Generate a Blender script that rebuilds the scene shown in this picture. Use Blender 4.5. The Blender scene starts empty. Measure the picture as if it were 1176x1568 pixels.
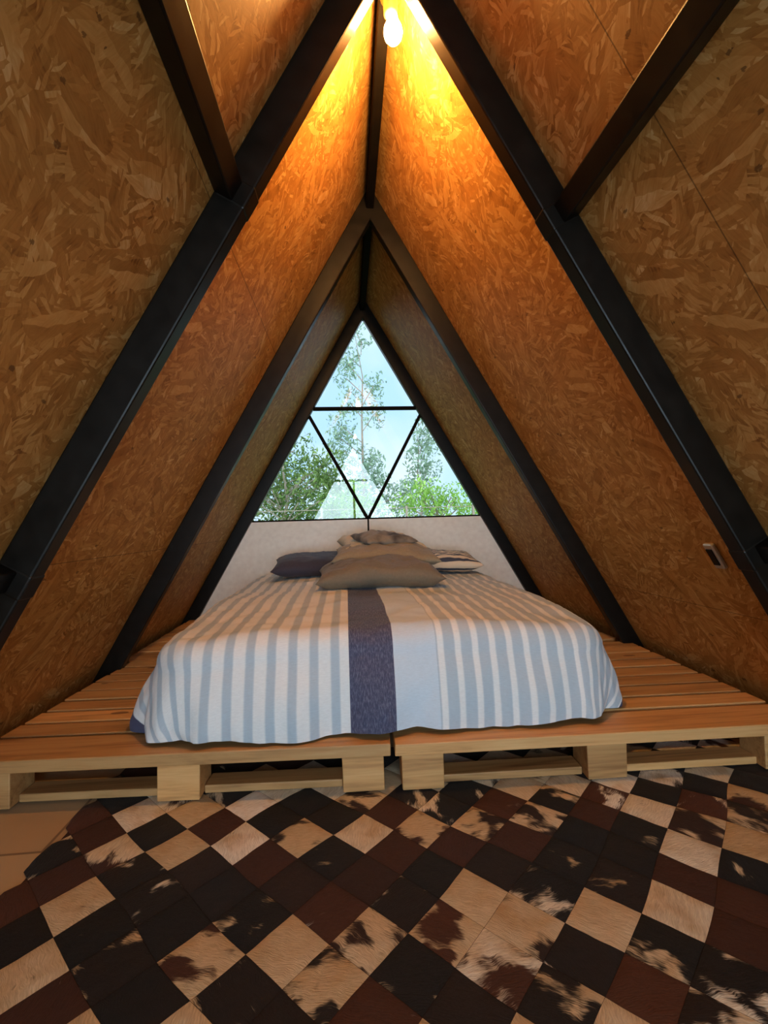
import bpy, bmesh, math, random
from mathutils import Matrix, Vector, noise
random.seed(7)
S=0.5682; Z0=0.766; ZR=1.6107+Z0; GAP=0.165
ANG=math.atan(S); SL=math.sqrt(1+S*S)
Y1,Y2,Y3=1.1429,2.185,3.262
YG=3.312; YB=-2.3
DECK=0.144; RUGT=0.006
C=bpy.context.scene.collection
bpy.context.scene.view_settings.view_transform='Standard'
# ---------------------------------------------------------------- node helpers
class NT:
    def __init__(s,name):
        s.m=bpy.data.materials.new(name); s.m.use_nodes=True
        s.t=s.m.node_tree; s.t.nodes.clear()
        s.out=s.n('ShaderNodeOutputMaterial')
    def n(s,ty,ins=None,**kw):
        nd=s.t.nodes.new(ty)
        for k,v in kw.items(): setattr(nd,k,v)
        if ins:
            for k,v in ins.items():
                sock=nd.inputs[k]
                if isinstance(v,bpy.types.NodeSocket): s.t.links.new(v,sock)
                else: sock.default_value=v
        return nd
    def math(s,op,a,b=0.,clamp=False):
        nd=s.n('ShaderNodeMath',operation=op,use_clamp=clamp)
        for i,v in enumerate((a,b)):
            if isinstance(v,bpy.types.NodeSocket): s.t.links.new(v,nd.inputs[i])
            else: nd.inputs[i].default_value=v
        return nd.outputs[0]
    def mix(s,f,a,b,blend='MIX'):
        nd=s.n('ShaderNodeMix',data_type='RGBA',blend_type=blend)
        for i,v in ((0,f),(6,a),(7,b)):
            if isinstance(v,bpy.types.NodeSocket): s.t.links.new(v,nd.inputs[i])
            else:
                if i>0 and len(v)==3: v=(*v,1)
                nd.inputs[i].default_value=v
        return nd.outputs[2]
    def ramp(s,f,stops,interp='LINEAR'):
        nd=s.n('ShaderNodeValToRGB',{'Fac':f}); cr=nd.color_ramp; cr.interpolation=interp
        while len(cr.elements)<len(stops): cr.elements.new(.5)
        for e,(p,c) in zip(cr.elements,stops):
            e.position=p; e.color=(*c,1) if len(c)==3 else c
        return nd.outputs['Color']
    def bsdf(s,col,rough=.6,bump=None,bs=.3,bd=.002,**kw):
        ins={'Base Color':col if isinstance(col,bpy.types.NodeSocket) else (*col,1),'Roughness':rough}
        ins.update(kw)
        b=s.n('ShaderNodeBsdfPrincipled',ins)
        if bump is not None:
            bn=s.n('ShaderNodeBump',{'Height':bump,'Strength':bs,'Distance':bd})
            s.t.links.new(bn.outputs[0],b.inputs['Normal'])
        s.t.links.new(b.outputs[0],s.out.inputs[0]); return b
    def obj(s): return s.n('ShaderNodeTexCoord').outputs['Object']
    def map(s,v,sc=(1,1,1),rot=(0,0,0),loc=(0,0,0)):
        return s.n('ShaderNodeMapping',{'Vector':v,'Scale':sc,'Rotation':rot,'Location':loc}).outputs[0]
    def noise(s,v,scale,detail=3,rough=.5,dist=0.):
        return s.n('ShaderNodeTexNoise',{'Vector':v,'Scale':scale,'Detail':detail,'Roughness':rough,'Distortion':dist})
    def attr(s,name): return s.n('ShaderNodeAttribute',attribute_name=name)
def simple(name,col,rough=.6,**kw):
    m=NT(name); v=m.obj(); nz=m.noise(v,30,3).outputs[0]
    c=m.mix(nz,tuple(x*.85 for x in col),tuple(min(1,x*1.12) for x in col))
    m.bsdf(c,rough,nz,.08,**kw); return m.m
# ---------------------------------------------------------------- materials
def osb(name,seams):
    m=NT(name); v=m.obj()
    wn=m.noise(v,15,2,.6).outputs['Color']
    dv=m.n('ShaderNodeVectorMath',{0:wn,1:(.5,.5,.5)},operation='SUBTRACT').outputs[0]
    dv=m.n('ShaderNodeVectorMath',{0:dv,'Scale':.024},operation='SCALE').outputs[0]
    v2=m.n('ShaderNodeVectorMath',{0:v,1:dv},operation='ADD').outputs[0]
    vals=[]
    for k,(cs,lx,ly) in enumerate(((9,11,62),(16,18,115),(6,8,40))):
        flat=m.map(v2,sc=(1,1,0),loc=(k*3.7,k*1.3,0))
        cell=m.n('ShaderNodeTexVoronoi',{'Vector':flat,'Scale':cs,'Randomness':1.})
        ang=m.math('MULTIPLY',m.n('ShaderNodeSeparateColor',{'Color':cell.outputs['Color']}).outputs[0],3.1)
        rt=m.n('ShaderNodeVectorRotate',{'Vector':flat,'Angle':ang},rotation_type='Z_AXIS').outputs[0]
        st=m.map(rt,sc=(lx,ly,0))
        vo=m.n('ShaderNodeTexVoronoi',{'Vector':st,'Scale':1.})
        sc=m.n('ShaderNodeSeparateColor',{'Color':vo.outputs['Color']})
        vals.append((sc.outputs[0],sc.outputs[1],rt))
    fine=m.noise(m.map(vals[0][2],sc=(16,220,0)),1,3,.6).outputs[0]
    sel=m.math('GREATER_THAN',vals[1][1],.45)
    a=m.n('ShaderNodeMix',{0:sel,2:vals[0][0],3:vals[1][0]}).outputs[0]
    sel2=m.math('GREATER_THAN',vals[2][1],.76)
    a=m.n('ShaderNodeMix',{0:sel2,2:a,3:vals[2][0]}).outputs[0]
    soft=m.noise(m.map(v2,sc=(1,1,0)),20,3,.6).outputs[0]
    a2=m.math('POWER',a,1.6)
    f=m.math('ADD',m.math('MULTIPLY',a2,.44),m.math('ADD',m.math('MULTIPLY',fine,.36),m.math('MULTIPLY',soft,.42)))
    col=m.ramp(f,[(0.26,(.17,.060,.012)),(.38,(.36,.16,.036)),(.60,(.50,.25,.064)),(.77,(.62,.35,.11)),(.95,(.80,.56,.26))])
    big=m.noise(v,2.2,3).outputs[0]
    col=m.mix(m.math('MULTIPLY',big,.36),col,(.42,.185,.038),'MIX')
    ch=m.n('ShaderNodeTexVoronoi',{'Vector':m.map(v2,sc=(1,1.6,0)),'Scale':9.}).outputs['Distance']
    d=m.math('LESS_THAN',m.math('ADD',ch,m.math('MULTIPLY',fine,.2)),.17)
    col=m.mix(m.math('MULTIPLY',d,.65),col,(.07,.028,.01))
    sp=m.n('ShaderNodeSeparateXYZ',{'Vector':v})
    for ax,val,lo,hi in seams:
        q=sp.outputs[ax]; o=sp.outputs[1-ax]
        e=m.math('LESS_THAN',m.math('ABSOLUTE',m.math('SUBTRACT',q,val)),.0014)
        e=m.math('MULTIPLY',e,m.math('MULTIPLY',m.math('GREATER_THAN',o,lo),m.math('LESS_THAN',o,hi)))
        e=m.math('MULTIPLY',e,.6)
        col=m.mix(e,col,(.03,.015,.006))
    m.bsdf(col,.55,f,.35,.002,**{'Specular IOR Level':.2}); return m.m
def vv(z): return z*SL
osbL=osb('osb_left',[(1,vv(.80+Z0),1.0,9),(1,vv(-.09+Z0),-3,9),(0,.02,-1,9),(0,2.27,-1,9)])
osbR=osb('osb_right',[(0,.85,-1,9),(1,vv(-.33+Z0),-3,9),(0,-.4,-1,9)])
def steel(name,spec=.30,r0=.25):
    m=NT(name); v=m.obj(); nz=m.noise(v,22,4).outputs[0]
    c=m.mix(nz,(.003,.0028,.0025),(.012,.009,.006))
    m.bsdf(c,m.math('ADD',m.math('MULTIPLY',nz,.25),r0),nz,.12,.001,**{'Specular IOR Level':spec}); return m.m
M_steel=steel('black_painted_steel',.22); M_ridge=steel('dull_black_steel',.06,.6)
def wood(name,c0,c1,c2):
    m=NT(name); v=m.obj(); rnd=m.attr('rnd'); 
    off=m.n('ShaderNodeVectorMath',{0:rnd.outputs['Color'],'Scale':37.},operation='SCALE').outputs[0]
    v=m.n('ShaderNodeVectorMath',{0:v,1:off},operation='ADD').outputs[0]
    g=m.noise(m.map(v,sc=(1.6,26,26)),1.,5,.6,.8).outputs[0]
    g2=m.noise(m.map(v,sc=(5,130,130)),1.,3,.5).outputs[0]
    f=m.math('ADD',m.math('MULTIPLY',g,.75),m.math('MULTIPLY',g2,.28))
    col=m.ramp(f,[(.3,c0),(.5,c1),(.72,c2)])
    kn=m.n('ShaderNodeTexVoronoi',{'Vector':m.map(v,sc=(3.5,9,9)),'Scale':1.}).outputs['Distance']
    k=m.math('LESS_THAN',m.math('ADD',kn,m.math('MULTIPLY',g,.1)),.15)
    col=m.mix(m.math('MULTIPLY',k,.7),col,(.10,.04,.015))
    r=m.n('ShaderNodeSeparateColor',{'Color':rnd.outputs['Color']}).outputs[0]
    col=m.mix(1.,col,m.ramp(r,[(0,(.72,.7,.68)),(1,(1.15,1.1,1.05))]),'MULTIPLY')
    m.bsdf(col,.55,f,.3,.0015); return m.m
M_wood=wood('pallet_pine',(.34,.155,.05),(.68,.37,.135),(.80,.49,.21))
def rugm():
    m=NT('cowhide_patchwork'); v=m.obj(); a=m.attr('tile')
    s=m.n('ShaderNodeSeparateColor',{'Color':a.outputs['Color']})
    off=m.n('ShaderNodeVectorMath',{0:a.outputs['Color'],'Scale':23.},operation='SCALE').outputs[0]
    vo=m.n('ShaderNodeVectorMath',{0:v,1:off},operation='ADD').outputs[0]
    rt=m.n('ShaderNodeVectorRotate',{'Vector':vo,'Angle':m.math('MULTIPLY',s.outputs[2],6.2)},rotation_type='Z_AXIS').outputs[0]
    warp=m.noise(rt,28,2).outputs['Color']
    rt2=m.n('ShaderNodeVectorMath',{0:rt,1:m.n('ShaderNodeVectorMath',{0:warp,'Scale':.02},operation='SCALE').outputs[0]},operation='ADD').outputs[0]
    hair=m.noise(m.map(rt2,sc=(45,520,45)),1.,3,.65).outputs[0]
    nz=m.noise(m.map(rt2,sc=(1,1.5,1)),8.5,3,.5,.3).outputs[0]
    nz=m.math('MULTIPLY',m.math('SUBTRACT',nz,.5),2.1)
    t=m.math('ADD',m.math('ADD',nz,m.math('MULTIPLY',m.math('SUBTRACT',hair,.5),.34)),s.outputs[0])
    mask=m.n('ShaderNodeMapRange',{0:t,1:.42,2:.60},interpolation_type='SMOOTHSTEP').outputs[0]
    dark=m.ramp(s.outputs[1],[(0,(.008,.007,.007)),(.42,(.020,.011,.008)),(.55,(.048,.016,.008)),(1,(.090,.030,.012))])
    light=m.ramp(s.outputs[2],[(0,(.62,.46,.27)),(.3,(.78,.68,.51)),(1,(.94,.91,.85))])
    sh=m.noise(rt2,12,3).outputs[0]
    light=m.mix(m.n('ShaderNodeMapRange',{0:sh,1:.52,2:.8}).outputs[0],light,(.54,.36,.18))
    col=m.mix(mask,dark,light)
    col=m.mix(1.,col,m.ramp(hair,[(.25,(.66,.62,.58)),(.7,(1.10,1.10,1.10))]),'MULTIPLY')
    m.bsdf(col,.7,hair,.6,.003,**{'Sheen Weight':.06,'Specular IOR Level':.25}); return m.m
M_rug=rugm()
def spread():
    m=NT('striped_bedspread'); uv=m.n('ShaderNodeUVMap',uv_map='cloth').outputs[0]
    sp=m.n('ShaderNodeSeparateXYZ',{'Vector':uv}); x=sp.outputs[0]; y=sp.outputs[1]
    def sq(off,per,duty):
        q=m.math('FRACT',m.math('DIVIDE',m.math('SUBTRACT',x,off),per))
        a=m.n('ShaderNodeMapRange',{0:q,1:0.,2:.09}).outputs[0]
        b=m.n('ShaderNodeMapRange',{0:q,1:duty,2:duty+.09}).outputs[0]
        return m.math('SUBTRACT',a,b)
    white=(.87,.88,.87); blue=(.50,.59,.66)
    L=m.mix(sq(-.15-.062*20,.062,.42),white,blue)
    R=m.mix(sq(.11,.0535,.36),blue,white)
    def gt(v): return m.n('ShaderNodeMapRange',{0:x,1:v-.001,2:v+.001}).outputs[0]
    navy=(.062,.066,.125)
    weave=m.noise(m.map(uv,sc=(260,60,0)),1.,3,.7).outputs[0]
    wv2=m.noise(m.map(uv,sc=(60,300,0)),1.,3,.7).outputs[0]
    nav=m.mix(m.n('ShaderNodeMapRange',{0:weave,1:.45,2:.75}).outputs[0],navy,(.20,.21,.30))
    col=m.mix(gt(-.155),L,nav)
    col=m.mix(gt(-.022),col,(.66,.76,.85))
    col=m.mix(gt(.108),col,R)
    bd=m.math('GREATER_THAN',m.math('ABSOLUTE',m.math('ADD',x,.03)),.90)
    col=m.mix(bd,col,navy)
    col=m.mix(.35,col,m.ramp(wv2,[(.3,(.75,.75,.75)),(.7,(1.1,1.1,1.1))]),'MULTIPLY')
    h=m.math('ADD',weave,wv2)
    m.bsdf(col,.85,h,.25,.001,**{'Sheen Weight':.1}); return m.m
M_spread=spread()
def fabric(name,c,c2=None,scale=90):
    m=NT(name); v=m.obj(); w=m.noise(v,scale,3,.7).outputs[0]; b=m.noise(v,8,3).outputs[0]
    col=m.mix(w,tuple(q*.75 for q in c),tuple(min(1,q*1.2) for q in c))
    if c2: col=m.mix(m.n('ShaderNodeMapRange',{0:b,1:.45,2:.62}).outputs[0],col,c2)
    m.bsdf(col,.85,w,.25,.002,**{'Sheen Weight':.1}); return m.m
def striped_fabric():
    m=NT('striped_pillow_fabric'); v=m.obj()
    y=m.n('ShaderNodeSeparateXYZ',{'Vector':v}).outputs[1]
    q=m.math('FRACT',m.math('DIVIDE',y,.05))
    c=m.mix(m.math('GREATER_THAN',q,.6),(.80,.68,.52),(.06,.07,.11))
    m.bsdf(c,.85); return m.m
def glass():
    m=NT('double_glazing')
    fr=m.n('ShaderNodeFresnel',{'IOR':1.5}).outputs[0]
    fr=m.math('MULTIPLY',fr,2.1,True)
    t=m.n('ShaderNodeBsdfTransparent',{'Color':(.97,.99,.98,1)}); g=m.n('ShaderNodeBsdfGlossy',{'Roughness':0.})
    mx=m.n('ShaderNodeMixShader',{0:fr,1:t.outputs[0],2:g.outputs[0]})
    m.t.links.new(mx.outputs[0],m.out.inputs[0]); return m.m
M_glass=glass()
def leafm(name,c0,c1):
    m=NT(name); a=m.attr('rnd'); s=m.n('ShaderNodeSeparateColor',{'Color':a.outputs['Color']}).outputs[0]
    col=m.mix(s,c0,c1)
    d=m.n('ShaderNodeBsdfDiffuse',{'Color':col}); t=m.n('ShaderNodeBsdfTranslucent',{'Color':col})
    mx=m.n('ShaderNodeMixShader',{0:.45,1:d.outputs[0],2:t.outputs[0]})
    m.t.links.new(mx.outputs[0],m.out.inputs[0]); return m.m
M_panel=simple('cream_panel',(.93,.90,.83),.45)
def floorm():
    m=NT('floor_tile'); v=m.obj()
    br=m.n('ShaderNodeTexBrick',{'Vector':v,'Color1':(.58,.42,.25,1),'Color2':(.52,.36,.21,1),'Mortar':(.2,.13,.08,1),'Scale':1.,'Mortar Size':.004,'Brick Width':.6,'Row Height':.3})
    nz=m.noise(v,6,4).outputs[0]
    c=m.mix(m.math('MULTIPLY',nz,.4),br.outputs[0],(.40,.26,.14))
    m.bsdf(c,.4,nz,.1); return m.m
# ---------------------------------------------------------------- mesh helpers
def mkobj(name,bm,mat,parent=None,smooth=False,mw=None):
    me=bpy.data.meshes.new(name); bm.to_mesh(me); bm.free()
    o=bpy.data.objects.new(name,me); C.objects.link(o)
    if mat: me.materials.append(mat)
    if smooth:
        for p in me.polygons: p.use_smooth=True
    if mw is not None: o.matrix_world=mw
    if parent: o.parent=parent
    return o
def empty(name,loc=(0,0,0)):
    e=bpy.data.objects.new(name,None); C.objects.link(e); e.location=loc; e.empty_display_size=.1; return e
def bbox(bm,x0,x1,y0,y1,z0,z1,lay=None,jit=0):
    vs=[bm.verts.new((x+random.uniform(-jit,jit),y+random.uniform(-jit,jit),z+random.uniform(-jit,jit)*.5)) for z in (z0,z1) for y in (y0,y1) for x in (x0,x1)]
    fs=[bm.faces.new([vs[i] for i in f]) for f in ((0,2,3,1),(4,5,7,6),(0,1,5,4),(2,6,7,3),(0,4,6,2),(1,3,7,5))]
    if lay is not None:
        c=(random.random(),random.random(),random.random(),1)
        for f in fs:
            for l in f.loops: l[lay]=c
    return vs
def bevel(o,w=.004,seg=2):
    b=o.modifiers.new('bevel','BEVEL'); b.width=w; b.segments=seg; b.limit_method='ANGLE'
def beam(bm,p0,p1,nrm,w,d):
    p0=Vector(p0);p1=Vector(p1);n=Vector(nrm).normalized();t=(p1-p0).normalized();s=t.cross(n).normalized()
    vs=[bm.verts.new(p+s*a+n*b) for p in (p0,p1) for a,b in ((-w/2,0),(w/2,0),(w/2,d),(-w/2,d))]
    for f in ((0,1,2,3),(7,6,5,4),(0,4,5,1),(1,5,6,2),(2,6,7,3),(3,7,4,0)): bm.faces.new([vs[i] for i in f])
def rx(z): return S*(ZR-z)
# ---------------------------------------------------------------- room shell
for sd,nm,mt in ((-1,'wall_left',osbL),(1,'wall_right',osbR)):
    bm=bmesh.new(); bbox(bm,YB-.03,YG+.06,0,ZR*SL,0,.03)
    up=Vector((-sd*S,0,1)).normalized(); out=Vector((sd*1,0,S)).normalized(); ux=Vector((0,1,0))
    mw=Matrix.Identity(4)
    for i in range(3): mw[i][0]=ux[i]; mw[i][1]=up[i]; mw[i][2]=out[i]
    mw.translation=Vector((sd*rx(0),0,0))
    mkobj(nm,bm,mt,mw=mw)
bm=bmesh.new(); bbox(bm,-rx(0)-.03,rx(0)+.03,YB-.03,YG+.06,-.05,0)
mkobj('floor',bm,floorm())
def aframe(name,y,d=.05):
    bm=bmesh.new(); zi=ZR-GAP
    for sd in (-1,1):
        ol=[(sd*rx(0.0),0),(0,ZR),(0,zi),(sd*S*(zi),0)]
        a=[bm.verts.new((x,y,z)) for x,z in ol]; b=[bm.verts.new((x,y+d,z)) for x,z in ol]
        bm.faces.new(a); bm.faces.new(b[::-1])
        for i in range(4):
            if i==1: continue
            j=(i+1)%4; bm.faces.new((a[i],b[i],b[j],a[j]))
    bmesh.ops.remove_doubles(bm,verts=bm.verts,dist=1e-5)
    if y<Y1+.01:   # small welded seams where the purlins land
        for sd in (-1,1):
            for z in ((.84 if sd<0 else .805)+Z0,-.09+Z0):
                up=Vector((-sd*S,0,1)).normalized(); c=Vector((sd*rx(z),y+d/2,z)); n=Vector((-sd,0,-S)).normalized()
                beam(bm,c-up*.032+n*.004,c+up*.032+n*.004,n,d+.004,.0795)
    bmesh.ops.recalc_face_normals(bm,faces=bm.faces)
    o=mkobj(name,bm,M_steel); bevel(o,.005,2); return o
for i,y in enumerate((Y1,Y2,Y3,-.02-.05,-1.1,YB)):
    aframe('steel_rafter_frame' if i==0 else 'steel_rafter_frame.%03d'%i,y)
bm=bmesh.new(); bbox(bm,-.018,.018,YB,YG-.06,ZR-.115,ZR-.03); o=mkobj('ridge_beam',bm,M_ridge); bevel(o)
k=0
for sd in (-1,1):
    for z in ((.84 if sd<0 else .805)+Z0,-.09+Z0):
        bm=bmesh.new(); n=Vector((-sd,0,-S)).normalized()
        beam(bm,(sd*(rx(z)),YB+.05,z),(sd*rx(z),Y1+.005,z),n,.055,.05)
        bmesh.ops.recalc_face_normals(bm,faces=bm.faces)
        o=mkobj('steel_purlin' if k==0 else 'steel_purlin.%03d'%k,bm,M_steel); bevel(o); k+=1
# ---------------------------------------------------------------- gable far
SILL=Z0+.025; BAR=Z0+.815
bm=bmesh.new(); 
for xs in (-1,1):
    g=.0015
    q=[(xs*rx(0),0),(xs*g,0),(xs*g,SILL),(xs*rx(SILL),SILL)]
    a=[bm.verts.new((x,YG-.02,z)) for x,z in q]; b=[bm.verts.new((x,YG+.02,z)) for x,z in q]
    bm.faces.new(a); bm.faces.new(b[::-1])
    for i in range(4): j=(i+1)%4; bm.faces.new((a[i],b[i],b[j],a[j]))
bmesh.ops.recalc_face_normals(bm,faces=bm.faces)
mkobj('wall_back',bm,M_panel)
bm=bmesh.new(); bbox(bm,-.006,.006,YG-.024,YG-.021,DECK,SILL); mkobj('trim_1',bm,M_ridge)
w=empty('window_1',(0,YG,SILL)); w2=empty('window_2',(0,YB,0)); bpy.context.view_layer.update()
def par(o,p): o.parent=p; o.matrix_parent_inverse=p.matrix_world.inverted(); return o
def tri_glass(name,y,zb,p):
    bm=bmesh.new(); vs=[bm.verts.new(q) for q in ((-rx(zb),y,zb),(rx(zb),y,zb),(0,y,ZR))]; bm.faces.new(vs)
    return par(mkobj(name,bm,M_glass),p)
def bars(name,p,segs,wd=.022,dp=.03,y=YG):
    bm=bmesh.new()
    for (x0,z0,x1,z1) in segs: beam(bm,(x0,y-dp/2,z0),(x1,y-dp/2,z1),(0,1,0),wd,dp)
    bmesh.ops.recalc_face_normals(bm,faces=bm.faces)
    return par(mkobj(name,bm,M_ridge),p)
tri_glass('glass',YG+.005,SILL,w)
zi=ZR-GAP
VX=S*(zi-(BAR-.05))
bars('frame_bars',w,[(-rx(SILL),SILL,rx(SILL),SILL),(-rx(BAR),BAR,rx(BAR),BAR),(-VX-.02,BAR-.03,0,SILL),(VX+.02,BAR-.03,0,SILL)])
bars('frame_bars_rear',w2,[(-rx(.03),.03,rx(.03),.03),(-rx(BAR),BAR,rx(BAR),BAR),(0,0,0,BAR)],.04,.04,YB+.02)
# ---------------------------------------------------------------- pallets
def pallet(name,x0,x1,y0,y1,rot,flip=0):
    bm=bmesh.new(); lay=bm.loops.layers.color.new('rnd'); zb=RUGT+.001
    n=9; gap=.017; W=(y1-y0)
    ws=[.14]+[(W-.14-gap*(n-1))/(n-1)]*(n-1); y=y0
    for i,wd in enumerate(ws):
        t=.034 if i==0 else .026
        bbox(bm,x0+random.uniform(0,.006),x1-random.uniform(0,.006),y,y+wd,DECK-t+random.uniform(-.001,.0),DECK+random.uniform(-.0015,.001),lay,.0012); y+=wd+gap
    xs=[x0+.02,(x0+x1)/2-.06,x1-.14]
    for j,yy in enumerate((y0+.012,(y0+y1)/2-.05,y1-.11)):
        for x in xs: bbox(bm,x,x+.118,yy,yy+.1,zb,DECK-.036,lay,.0015)
        for a,b in zip(xs[:-1],xs[1:]): bbox(bm,a+.12,b-.002,yy+.03,yy+.1,zb,zb+.022,lay,.001)
    for x in xs: bbox(bm,x+.02,x+.1,y0+.02,y1-.02,DECK-.038,DECK-.0265,lay)
    bmesh.ops.recalc_face_normals(bm,faces=bm.faces)
    c=Vector(((x1 if x0<-.5 else x0),y0,0)); M=Matrix.Translation(c)@Matrix.Rotation(rot,4,'Z')@Matrix.Translation(-c)
    bmesh.ops.transform(bm,matrix=M,verts=bm.verts)
    o=mkobj(name,bm,M_wood); bevel(o,.003,2); return o
YP=1.322
pallet('wooden_pallet',-1.235,-.042,YP,YP+.94,-.045)
pallet('wooden_pallet.001',-.034,1.20,YP-.006,YP+.94,-.028)
pallet('wooden_pallet.002',-1.235,-.042,YP+1.001,YG-.03,0)
pallet('wooden_pallet.003',-.034,1.20,YP+.961,YG-.03,0)
# ---------------------------------------------------------------- rug
def rug():
    bm=bmesh.new(); lay=bm.loops.layers.color.new('tile'); D=.148; h=D/2
    N=8
    rr=random.Random(11)
    X0,X1,YA,YE=-.90,1.12,-.35,1.60
    j0=int((YA-.875)/h)-1; j1=int((YE-.875)/h)+1
    for j in range(j0,j1+1):
        cy=.875+j*h
        for i in range(-10,10):
            cx=.165+i*D+(h if j%2 else 0)
            if cx<X0-h*.5 or cx>X1 or cy<YA or cy>YE: continue
            cls={4:'L',3:'K',2:'B',1:'M',0:'L',-1:'M',-2:'B',-3:'L',5:'K',6:'M',7:'L'}.get(j,'L' if j%2==0 else 'K')
            if abs(cx)>.42: cls=rr.choice('KKBM') if j%2 else rr.choice('LLLMB')
            q=rr.random()
            if cls in 'KB' and q<.26: cls='M'
            elif cls=='B' and q<.45: cls='K'
            elif cls=='M' and q<.25: cls='L'
            t={'L':.98,'K':.02,'B':.02,'M':rr.choice((.44,.52,.62))}[cls]+rr.uniform(-.03,.03)
            if cls=='L' and rr.random()<.4: t=.76
            g=rr.uniform(0,.40) if cls in 'KM' else rr.uniform(.55,1)
            if cls=='M': g=rr.random()
            if cls=='K' and rr.random()<.3: g=.8
            col=(t,g,rr.random(),1)
            grid=[]
            for a in range(N+1):
                row=[]
                for b in range(N+1):
                    u=a/N*2-1; v=b/N*2-1
                    px=cx+(u+v)*h/2*.994; py=cy+(v-u)*h/2*.994
                    e=max(abs(u),abs(v)); puff=.0026*(1-e**8)
                    wx=.014*noise.noise(Vector((px*4,py*4,1.))); wy=.014*noise.noise(Vector((px*4,py*4,7.)))
                    z=.0025+puff+.0012*noise.noise(Vector((px*30,py*30,0)))
                    px=max(px,X0)
                    row.append(bm.verts.new((px+wx,py+wy,z)))
                grid.append(row)
            for a in range(N):
                for b in range(N):
                    f=bm.faces.new((grid[a][b],grid[a+1][b],grid[a+1][b+1],grid[a][b+1]))
                    for l in f.loops: l[lay]=col
    vs=[bm.verts.new(p) for p in ((X0+.02,YA,.001),(X1,YA,.001),(X1,YE,.001),(X0+.02,YE,.001))]
    f=bm.faces.new(vs)
    for l in f.loops: l[lay]=(-.5,0.8,0,1)
    bmesh.ops.recalc_face_normals(bm,faces=bm.faces)
    return mkobj('cowhide_rug',bm,M_rug,smooth=True)
rug()
# ---------------------------------------------------------------- bed
bed=empty('bed',(-.03,2.3,DECK)); bpy.context.view_layer.update()
BX=-.03; TOP=Z0-.334
def bedspread():
    bm=bmesh.new(); uvl=bm.loops.layers.uv.new('cloth')
    fz=.09; hx=.655-fz; ya,yb=1.482+fz,3.12-fz; r=.078; Ls=fz+r*math.pi/2+.21
    NS=36
    xs=[-hx-Ls+i*Ls/NS for i in range(NS)]+[-hx+i*2*hx/80 for i in range(81)]+[hx+(i+1)*Ls/NS for i in range(NS)]
    ys=[ya-Ls+i*Ls/NS for i in range(NS)]+[ya+i*(yb-ya)/80 for i in range(81)]+[yb+(i+1)*Ls/NS for i in range(NS)]
    V=[];UV={}
    for x in xs:
        row=[]
        for y in ys:
            cx=max(-hx,min(hx,x)); cy=max(ya,min(yb,y)); dx=x-cx; dy=y-cy
            m=max(abs(dx),abs(dy)); n=Vector((dx,dy)); 
            d=n.normalized() if n.length>1e-9 else Vector((0,0))
            q=Vector((x*3.1,y*3.1,0))
            crease=.014*noise.noise(q)+.009*noise.noise(q*3.3)+.005*noise.noise(q*8)
            zt=TOP+.020*(1-(cx/hx)**2)+.01*min(1,(cy-ya)/.5)
            zt-=.012*abs(cx/hx)**8*max(0,1-(cy-ya)/.35)
            arc=r*math.pi/2; mm=m-fz
            if mm<=0: ho=m; dz=0; fl=0
            elif mm<arc: ho=fz+r*math.sin(mm/r); dz=r*(1-math.cos(mm/r)); fl=0
            else:
                fl=(m-fz-arc)/(Ls-fz-arc); ho=fz+r+.045*math.sin(fl*math.pi*.62); dz=r+(mm-arc)
            per=(cx*1.0+cy*1.0+math.atan2(d.y,d.x)*.25)
            fold=(.010*math.sin(per*19+2*math.sin(per*5))+.022*noise.noise(Vector((per*9,3.,m*2)))+.010*noise.noise(Vector((per*24,9.,m*11))))*min(1,fl*1.3)
            if abs(dx)>0 and abs(dy)>0: fold+=.018*fl*math.sin(math.atan2(d.y,d.x)*8)
            ho+=fold
            z=zt-dz+crease*(1-fl)*.8
            if fl>.7:
                hem=DECK+.006+.006*(1+math.sin(per*11+1))
                zl=zt-(r+(Ls-fz-arc)*.7)
                z=zl+(hem-zl)*(fl-.7)/.3
            z=max(z,DECK+.004)
            vtx=bm.verts.new((BX+cx+d.x*ho,cy+d.y*ho,z)); UV[vtx]=(BX+cx+d.x*m,cy+d.y*m); row.append(vtx)
        V.append(row)
    for i in range(len(xs)-1):
        for j in range(len(ys)-1):
            f=bm.faces.new((V[i][j],V[i+1][j],V[i+1][j+1],V[i][j+1]))
            for l in f.loops: l[uvl].uv=UV[l.vert]
    return par(mkobj('bedspread',bm,M_spread,smooth=True),bed)
bedspread()
def rbox(name,x0,x1,y0,y1,z0,z1,r,mat):
    bm=bmesh.new(); bbox(bm,x0,x1,y0,y1,z0,z1); bmesh.ops.recalc_face_normals(bm,faces=bm.faces)
    o=mkobj(name,bm,mat,smooth=True); b=o.modifiers.new('b','BEVEL'); b.width=r; b.segments=5; return o
par(rbox('mattress',BX-.66,BX+.66,1.48,3.16,DECK+.002,TOP-.03,.09,fabric('navy_sheet',(.03,.035,.07))),bed)
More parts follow.
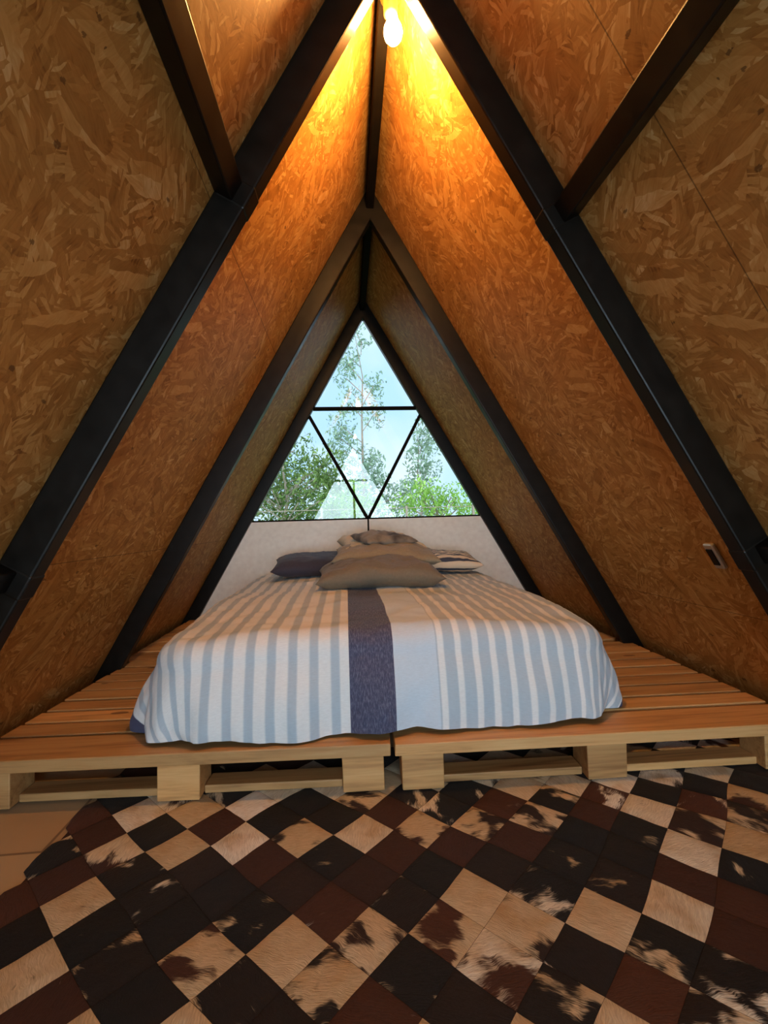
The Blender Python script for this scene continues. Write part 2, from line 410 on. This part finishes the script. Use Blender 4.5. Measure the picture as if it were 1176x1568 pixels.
def pillow(name,w,d,h,loc,rot,mat,seed=0,pinch=.07,droop=0.0,wr=.012):
    bm=bmesh.new(); N=40; top=[];bot=[]
    for sgn,store in ((1,top),(-1,bot)):
        for i in range(N+1):
            row=[]
            for j in range(N+1):
                u=i/N*2-1; v=j/N*2-1
                x=w/2*u*(1-pinch*(1-v*v)); y=d/2*v*(1-pinch*(1-u*u))
                e=max(0,(1-u**4))*max(0,(1-v**4))
                z=sgn*h/2*(e**.55)
                q=Vector((x*7+seed,y*7,sgn*1.)); z+=wr*noise.noise(q)*(e**.4)+wr*.6*noise.noise(q*2.7)*(e**.4)+wr*.3*noise.noise(q*6)*(e**.4)
                z-=droop*(u*u)*h
                row.append(bm.verts.new((x,y,z)))
            store.append(row)
    for i in range(N):
        for j in range(N):
            bm.faces.new((top[i][j],top[i+1][j],top[i+1][j+1],top[i][j+1]))
            bm.faces.new((bot[i][j],bot[i][j+1],bot[i+1][j+1],bot[i+1][j]))
    bmesh.ops.remove_doubles(bm,verts=bm.verts,dist=1e-5)
    o=mkobj(name,bm,mat,smooth=True)
    o.rotation_euler=rot; o.location=loc; return o
T=TOP+.034
Mt=fabric('taupe_velvet',(.20,.165,.115)); Mt2=fabric('tan_velvet',(.33,.265,.17)); Mc=fabric('cream_linen',(.66,.54,.36)); Mn=fabric('navy_fabric',(.05,.05,.08)); Mg=fabric('grey_faux_fur',(.30,.25,.19),(.07,.06,.055),60)
pillow('navy_pillow',.58,.40,.12,(-.31,2.88,T+.06),(.10,0,.06),Mn,1)
pillow('striped_pillow',.50,.38,.11,(.40,2.86,T+.055),(.08,.03,-.05),striped_fabric(),2)
pillow('taupe_pillow',.61,.42,.135,(.0,2.34,T+.056),(.05,0,.02),Mt,3,droop=.12,wr=.022)
pillow('taupe_pillow.001',.58,.42,.10,(.06,2.60,T+.130),(.10,0.03,-.05),Mt2,8,droop=.14,wr=.022)
pillow('cream_cushion',.50,.42,.12,(.05,2.86,T+.160),(.10,.02,.12),Mc,5,.10,wr=.03)
pillow('fur_cushion',.32,.28,.07,(.06,2.72,T+.205),(.12,.02,.35),Mg,6,.08,wr=.02)
# ---------------------------------------------------------------- bulbs
def lathe(name,prof,loc,mat,par_,n=24):
    bm=bmesh.new(); rings=[]
    for r,z in prof: rings.append([bm.verts.new((loc[0]+r*math.cos(2*math.pi*i/n),loc[1]+r*math.sin(2*math.pi*i/n),loc[2]+z)) for i in range(n)])
    for a,b in zip(rings[:-1],rings[1:]):
        for i in range(n): bm.faces.new((a[i],a[(i+1)%n],b[(i+1)%n],b[i]))
    bm.faces.new(rings[0][::-1]); bm.faces.new(rings[-1])
    bmesh.ops.recalc_face_normals(bm,faces=bm.faces)
    return par(mkobj(name,bm,mat,smooth=True),par_)
def bulbmat(nm,s):
    em=NT(nm); e=em.n('ShaderNodeEmission',{'Color':(1,.50,.14,1),'Strength':s}); em.t.links.new(e.outputs[0],em.out.inputs[0]); return em.m
brass=simple('brass_socket',(.45,.28,.09),.35,Metallic=.7)
def lampf(name,y,s):
    BZ=ZR-.247
    lamp=empty(name,(.0,y,ZR-.12)); bpy.context.view_layer.update()
    lathe('bulb_glass',[(.004,-.030),(.016,-.026),(.023,-.016),(.026,-.003),(.024,.010),(.018,.024),(.013,.036),(.012,.05)],(.015,y,BZ),bulbmat('glowing_bulb',s),lamp)
    lathe('socket',[(.016,.045),(.02,.050),(.021,.090),(.028,.095),(.03,.115),(.03,.132)],(.01,y,BZ),brass,lamp)
lampf('light_bulb',1.26,1150.)
lampf('added_fill_bulb',-.75,80.)  # unseen bulb added behind the camera, warm fill for front bay and rug
# ---------------------------------------------------------------- socket plate on right slope
so=empty('wall_socket',(rx(-.12+Z0),1.365,-.12+Z0)); bpy.context.view_layer.update()
n=Vector((-1,0,-S)).normalized()
bm=bmesh.new(); c=Vector((rx(Z0-.13),1.362,Z0-.13)); up=Vector((-S,0,1)).normalized()
beam(bm,c-up*.045,c+up*.045,n,.04,.014); bmesh.ops.recalc_face_normals(bm,faces=bm.faces)
o=mkobj('plate',bm,simple('metal_plate',(.6,.56,.48),.3,Metallic=.5)); bevel(o,.006,3); par(o,so)
bm=bmesh.new(); c2=c+n*.0135; beam(bm,c2-up*.028,c2+up*.028,n,.022,.004); bmesh.ops.recalc_face_normals(bm,faces=bm.faces)
par(mkobj('slot',bm,M_steel),so)
# ---------------------------------------------------------------- outdoors
bm=bmesh.new(); vs=[bm.verts.new(p) for p in ((-60,YG+.3,-1.),(60,YG+.3,-1.),(60,90,-.6),(-60,90,-.6))]; bm.faces.new(vs)
gm=NT('grass'); gv=gm.obj(); gn=gm.noise(gv,3,5).outputs[0]; gm.bsdf(gm.mix(gn,(.05,.11,.02),(.16,.24,.05)),.9); mkobj('ground',bm,gm.m)
bark=simple('bark',(.22,.17,.12),.9)
def tree(name,x,y,zt,blobs,leaf,mat,n,elong=1.,trunk=.08,thr=-.08):
    e=empty(name,(x,y,-1)); bpy.context.view_layer.update()
    bm=bmesh.new(); 
    pts=[(x,y,-1.)]; 
    for k in range(1,7): pts.append((x+random.uniform(-.08,.08)*k*.5,y,-1+(zt+1)*k/6*.95))
    n8=8; rings=[]
    for k,p in enumerate(pts):
        r=trunk*(1-k/7.); rings.append([bm.verts.new((p[0]+r*math.cos(2*math.pi*i/n8),p[1]+r*math.sin(2*math.pi*i/n8),p[2])) for i in range(n8)])
    for a,b in zip(rings[:-1],rings[1:]):
        for i in range(n8): bm.faces.new((a[i],a[(i+1)%n8],b[(i+1)%n8],b[i]))
    for b in blobs:
        z0=max(-.5,b[2]-.5*b[3]-.3); beam(bm,(x,y,z0),(b[0],b[1],b[2]),(0,1,0),.025,.025)
    par(mkobj('trunk',bm,bark),e)
    bm=bmesh.new(); lay=bm.loops.layers.color.new('rnd')
    for b in blobs:
        cnt=int(n*b[3]**2)
        for _ in range(cnt):
            u=Vector((random.gauss(0,1),random.gauss(0,1),random.gauss(0,1))).normalized()*random.random()**.45
            c=Vector((b[0]+u.x*b[3],b[1]+u.y*b[3],b[2]+u.z*b[3]*elong))
            if noise.noise(c*2.6/max(.4,b[3]**.5))<thr: continue
            a=Vector((random.gauss(0,1),random.gauss(0,1),random.gauss(0,1)-.6)).normalized(); s_=a.cross(Vector((random.gauss(0,1),random.gauss(0,1),random.gauss(0,1)))).normalized()
            l=leaf*random.uniform(.6,1.3); wd=l*.36
            vs=[bm.verts.new(c-a*l),bm.verts.new(c+s_*wd),bm.verts.new(c+a*l),bm.verts.new(c-s_*wd)]
            f=bm.faces.new(vs); cc=(random.random(),0,0,1)
            for lp in f.loops: lp[lay]=cc
    par(mkobj('leaves',bm,mat),e)
Ld=leafm('dark_leaves',(.07,.12,.03),(.28,.38,.11)); Lb=leafm('bright_leaves',(.20,.38,.05),(.52,.70,.20)); Le=leafm('eucalyptus_leaves',(.20,.29,.19),(.46,.56,.40))
R=random.uniform
tree('broadleaf_tree',-1.5,10,2.6,[(-1.4+R(-.9,1.1),10+R(-.8,.8),R(.1,2.1),R(.4,.6)) for _ in range(19)],.06,Ld,1500)
tree('broadleaf_tree.001',-3.0,13,3.4,[(-2.5+R(-.9,1.5),13+R(-.8,.8),R(.5,3.2),R(.5,.75)) for _ in range(18)],.07,Ld,950,thr=-.05)
tree('eucalyptus_tree',.45,15,7.2,[(.35+R(-1,1)*(.2+.85*(1-k/18.)),15+R(-.5,.5),.3+k*.40,.34+.42*(1-k/18.)) for k in range(18)]+[(.35+R(-1.5,1.5),15,R(.5,3.4),.5) for k in range(14)],.08,Le,950,trunk=.06,thr=-.05)
tree('eucalyptus_tree.001',2.6,17,4.6,[(2.7+R(-1.,1.)*(.3+.7*(1-k/14.)),17+R(-.5,.5),.2+k*.36,.58) for k in range(14)],.09,Le,850,trunk=.06,thr=-.05)
tree('shrub',1.95,10.5,1.4,[(1.9+R(-.9,1.0),10.5+R(-.5,.5),R(-.4,1.5),R(.35,.5)) for _ in range(24)],.055,Lb,1500)
tree('shrub.001',.1,12.5,1.,[(.1+R(-1.1,1.0),12.5+R(-.5,.5),R(-.4,1.5),R(.4,.55)) for _ in range(22)],.06,Lb,1300)
bm=bmesh.new()
for x in (-2.5,-.6,.95,2.2,3.6): bbox(bm,x-.02,x+.02,8.5,8.54,-1,1.06)
for z in (.5,.75,1.02):
    bbox(bm,-3,4,8.52,8.53,z-.006,z+.006)
mkobj('wire_fence',bm,bark)
# ---------------------------------------------------------------- world: pale blue sky, boosted behind the camera as added fill for the bed
W=bpy.data.worlds.new('sky'); bpy.context.scene.world=W; W.use_nodes=True; t=W.node_tree; t.nodes.clear()
o=t.nodes.new('ShaderNodeOutputWorld'); bg=t.nodes.new('ShaderNodeBackground'); tc=t.nodes.new('ShaderNodeTexCoord')
sx=t.nodes.new('ShaderNodeSeparateXYZ'); t.links.new(tc.outputs['Generated'],sx.inputs[0])
nz=t.nodes.new('ShaderNodeTexNoise'); nz.inputs['Scale'].default_value=2.6; nz.inputs['Detail'].default_value=4; t.links.new(tc.outputs['Generated'],nz.inputs['Vector'])
cr=t.nodes.new('ShaderNodeValToRGB'); cr.color_ramp.elements[0].position=.40; cr.color_ramp.elements[0].color=(.46,.74,1,1); cr.color_ramp.elements[1].position=.62; cr.color_ramp.elements[1].color=(.82,.93,1,1)
t.links.new(nz.outputs[0],cr.inputs[0])
back_fac=t.nodes.new('ShaderNodeMapRange'); back_fac.inputs[1].default_value=.2; back_fac.inputs[2].default_value=-.6; back_fac.inputs[3].default_value=0; back_fac.inputs[4].default_value=1
t.links.new(sx.outputs[1],back_fac.inputs[0])
mxc=t.nodes.new('ShaderNodeMix'); mxc.data_type='RGBA'; mxc.inputs[7].default_value=(.66,.85,1,1)
t.links.new(back_fac.outputs[0],mxc.inputs[0]); t.links.new(cr.outputs[0],mxc.inputs[6]); t.links.new(mxc.outputs[2],bg.inputs[0])
mr=t.nodes.new('ShaderNodeMapRange'); mr.inputs[1].default_value=-.60; mr.inputs[2].default_value=-1.; mr.inputs[3].default_value=1.35; mr.inputs[4].default_value=10.5  # strength raised towards the back to throw extra light on the bed front
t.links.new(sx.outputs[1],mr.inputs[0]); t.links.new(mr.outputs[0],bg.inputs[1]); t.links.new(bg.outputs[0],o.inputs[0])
def portal(name,loc,rotx,sx_,sy_):
    l=bpy.data.lights.new(name,'AREA'); l.shape='RECTANGLE'; l.size=sx_; l.size_y=sy_; l.cycles.is_portal=True
    ob=bpy.data.objects.new(name,l); C.objects.link(ob); ob.location=loc; ob.rotation_euler=(rotx,0,0)
portal('sky_portal',(0,YG+.08,(SILL+ZR)/2),-math.pi/2,1.85,ZR-SILL+.1)
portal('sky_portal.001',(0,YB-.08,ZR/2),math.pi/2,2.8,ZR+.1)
# ---------------------------------------------------------------- camera
yaw,pitch,roll=0.0800,0.0221,-0.0290
f=Vector((math.sin(yaw)*math.cos(pitch),math.cos(yaw)*math.cos(pitch),math.sin(pitch)))
r=Vector((math.cos(yaw),-math.sin(yaw),0)); u=r.cross(f)
r2=r*math.cos(roll)+u*math.sin(roll); u2=-r*math.sin(roll)+u*math.cos(roll)
cd=bpy.data.cameras.new('camera'); cam=bpy.data.objects.new('camera',cd); C.objects.link(cam)
mw=Matrix.Identity(4)
for i in range(3): mw[i][0]=r2[i]; mw[i][1]=u2[i]; mw[i][2]=-f[i]
mw.translation=Vector((-.1502,0,Z0)); cam.matrix_world=mw
cd.sensor_fit='VERTICAL'; cd.sensor_height=36; cd.lens=729.28/1600*36; cd.clip_start=.02
bpy.context.scene.camera=cam
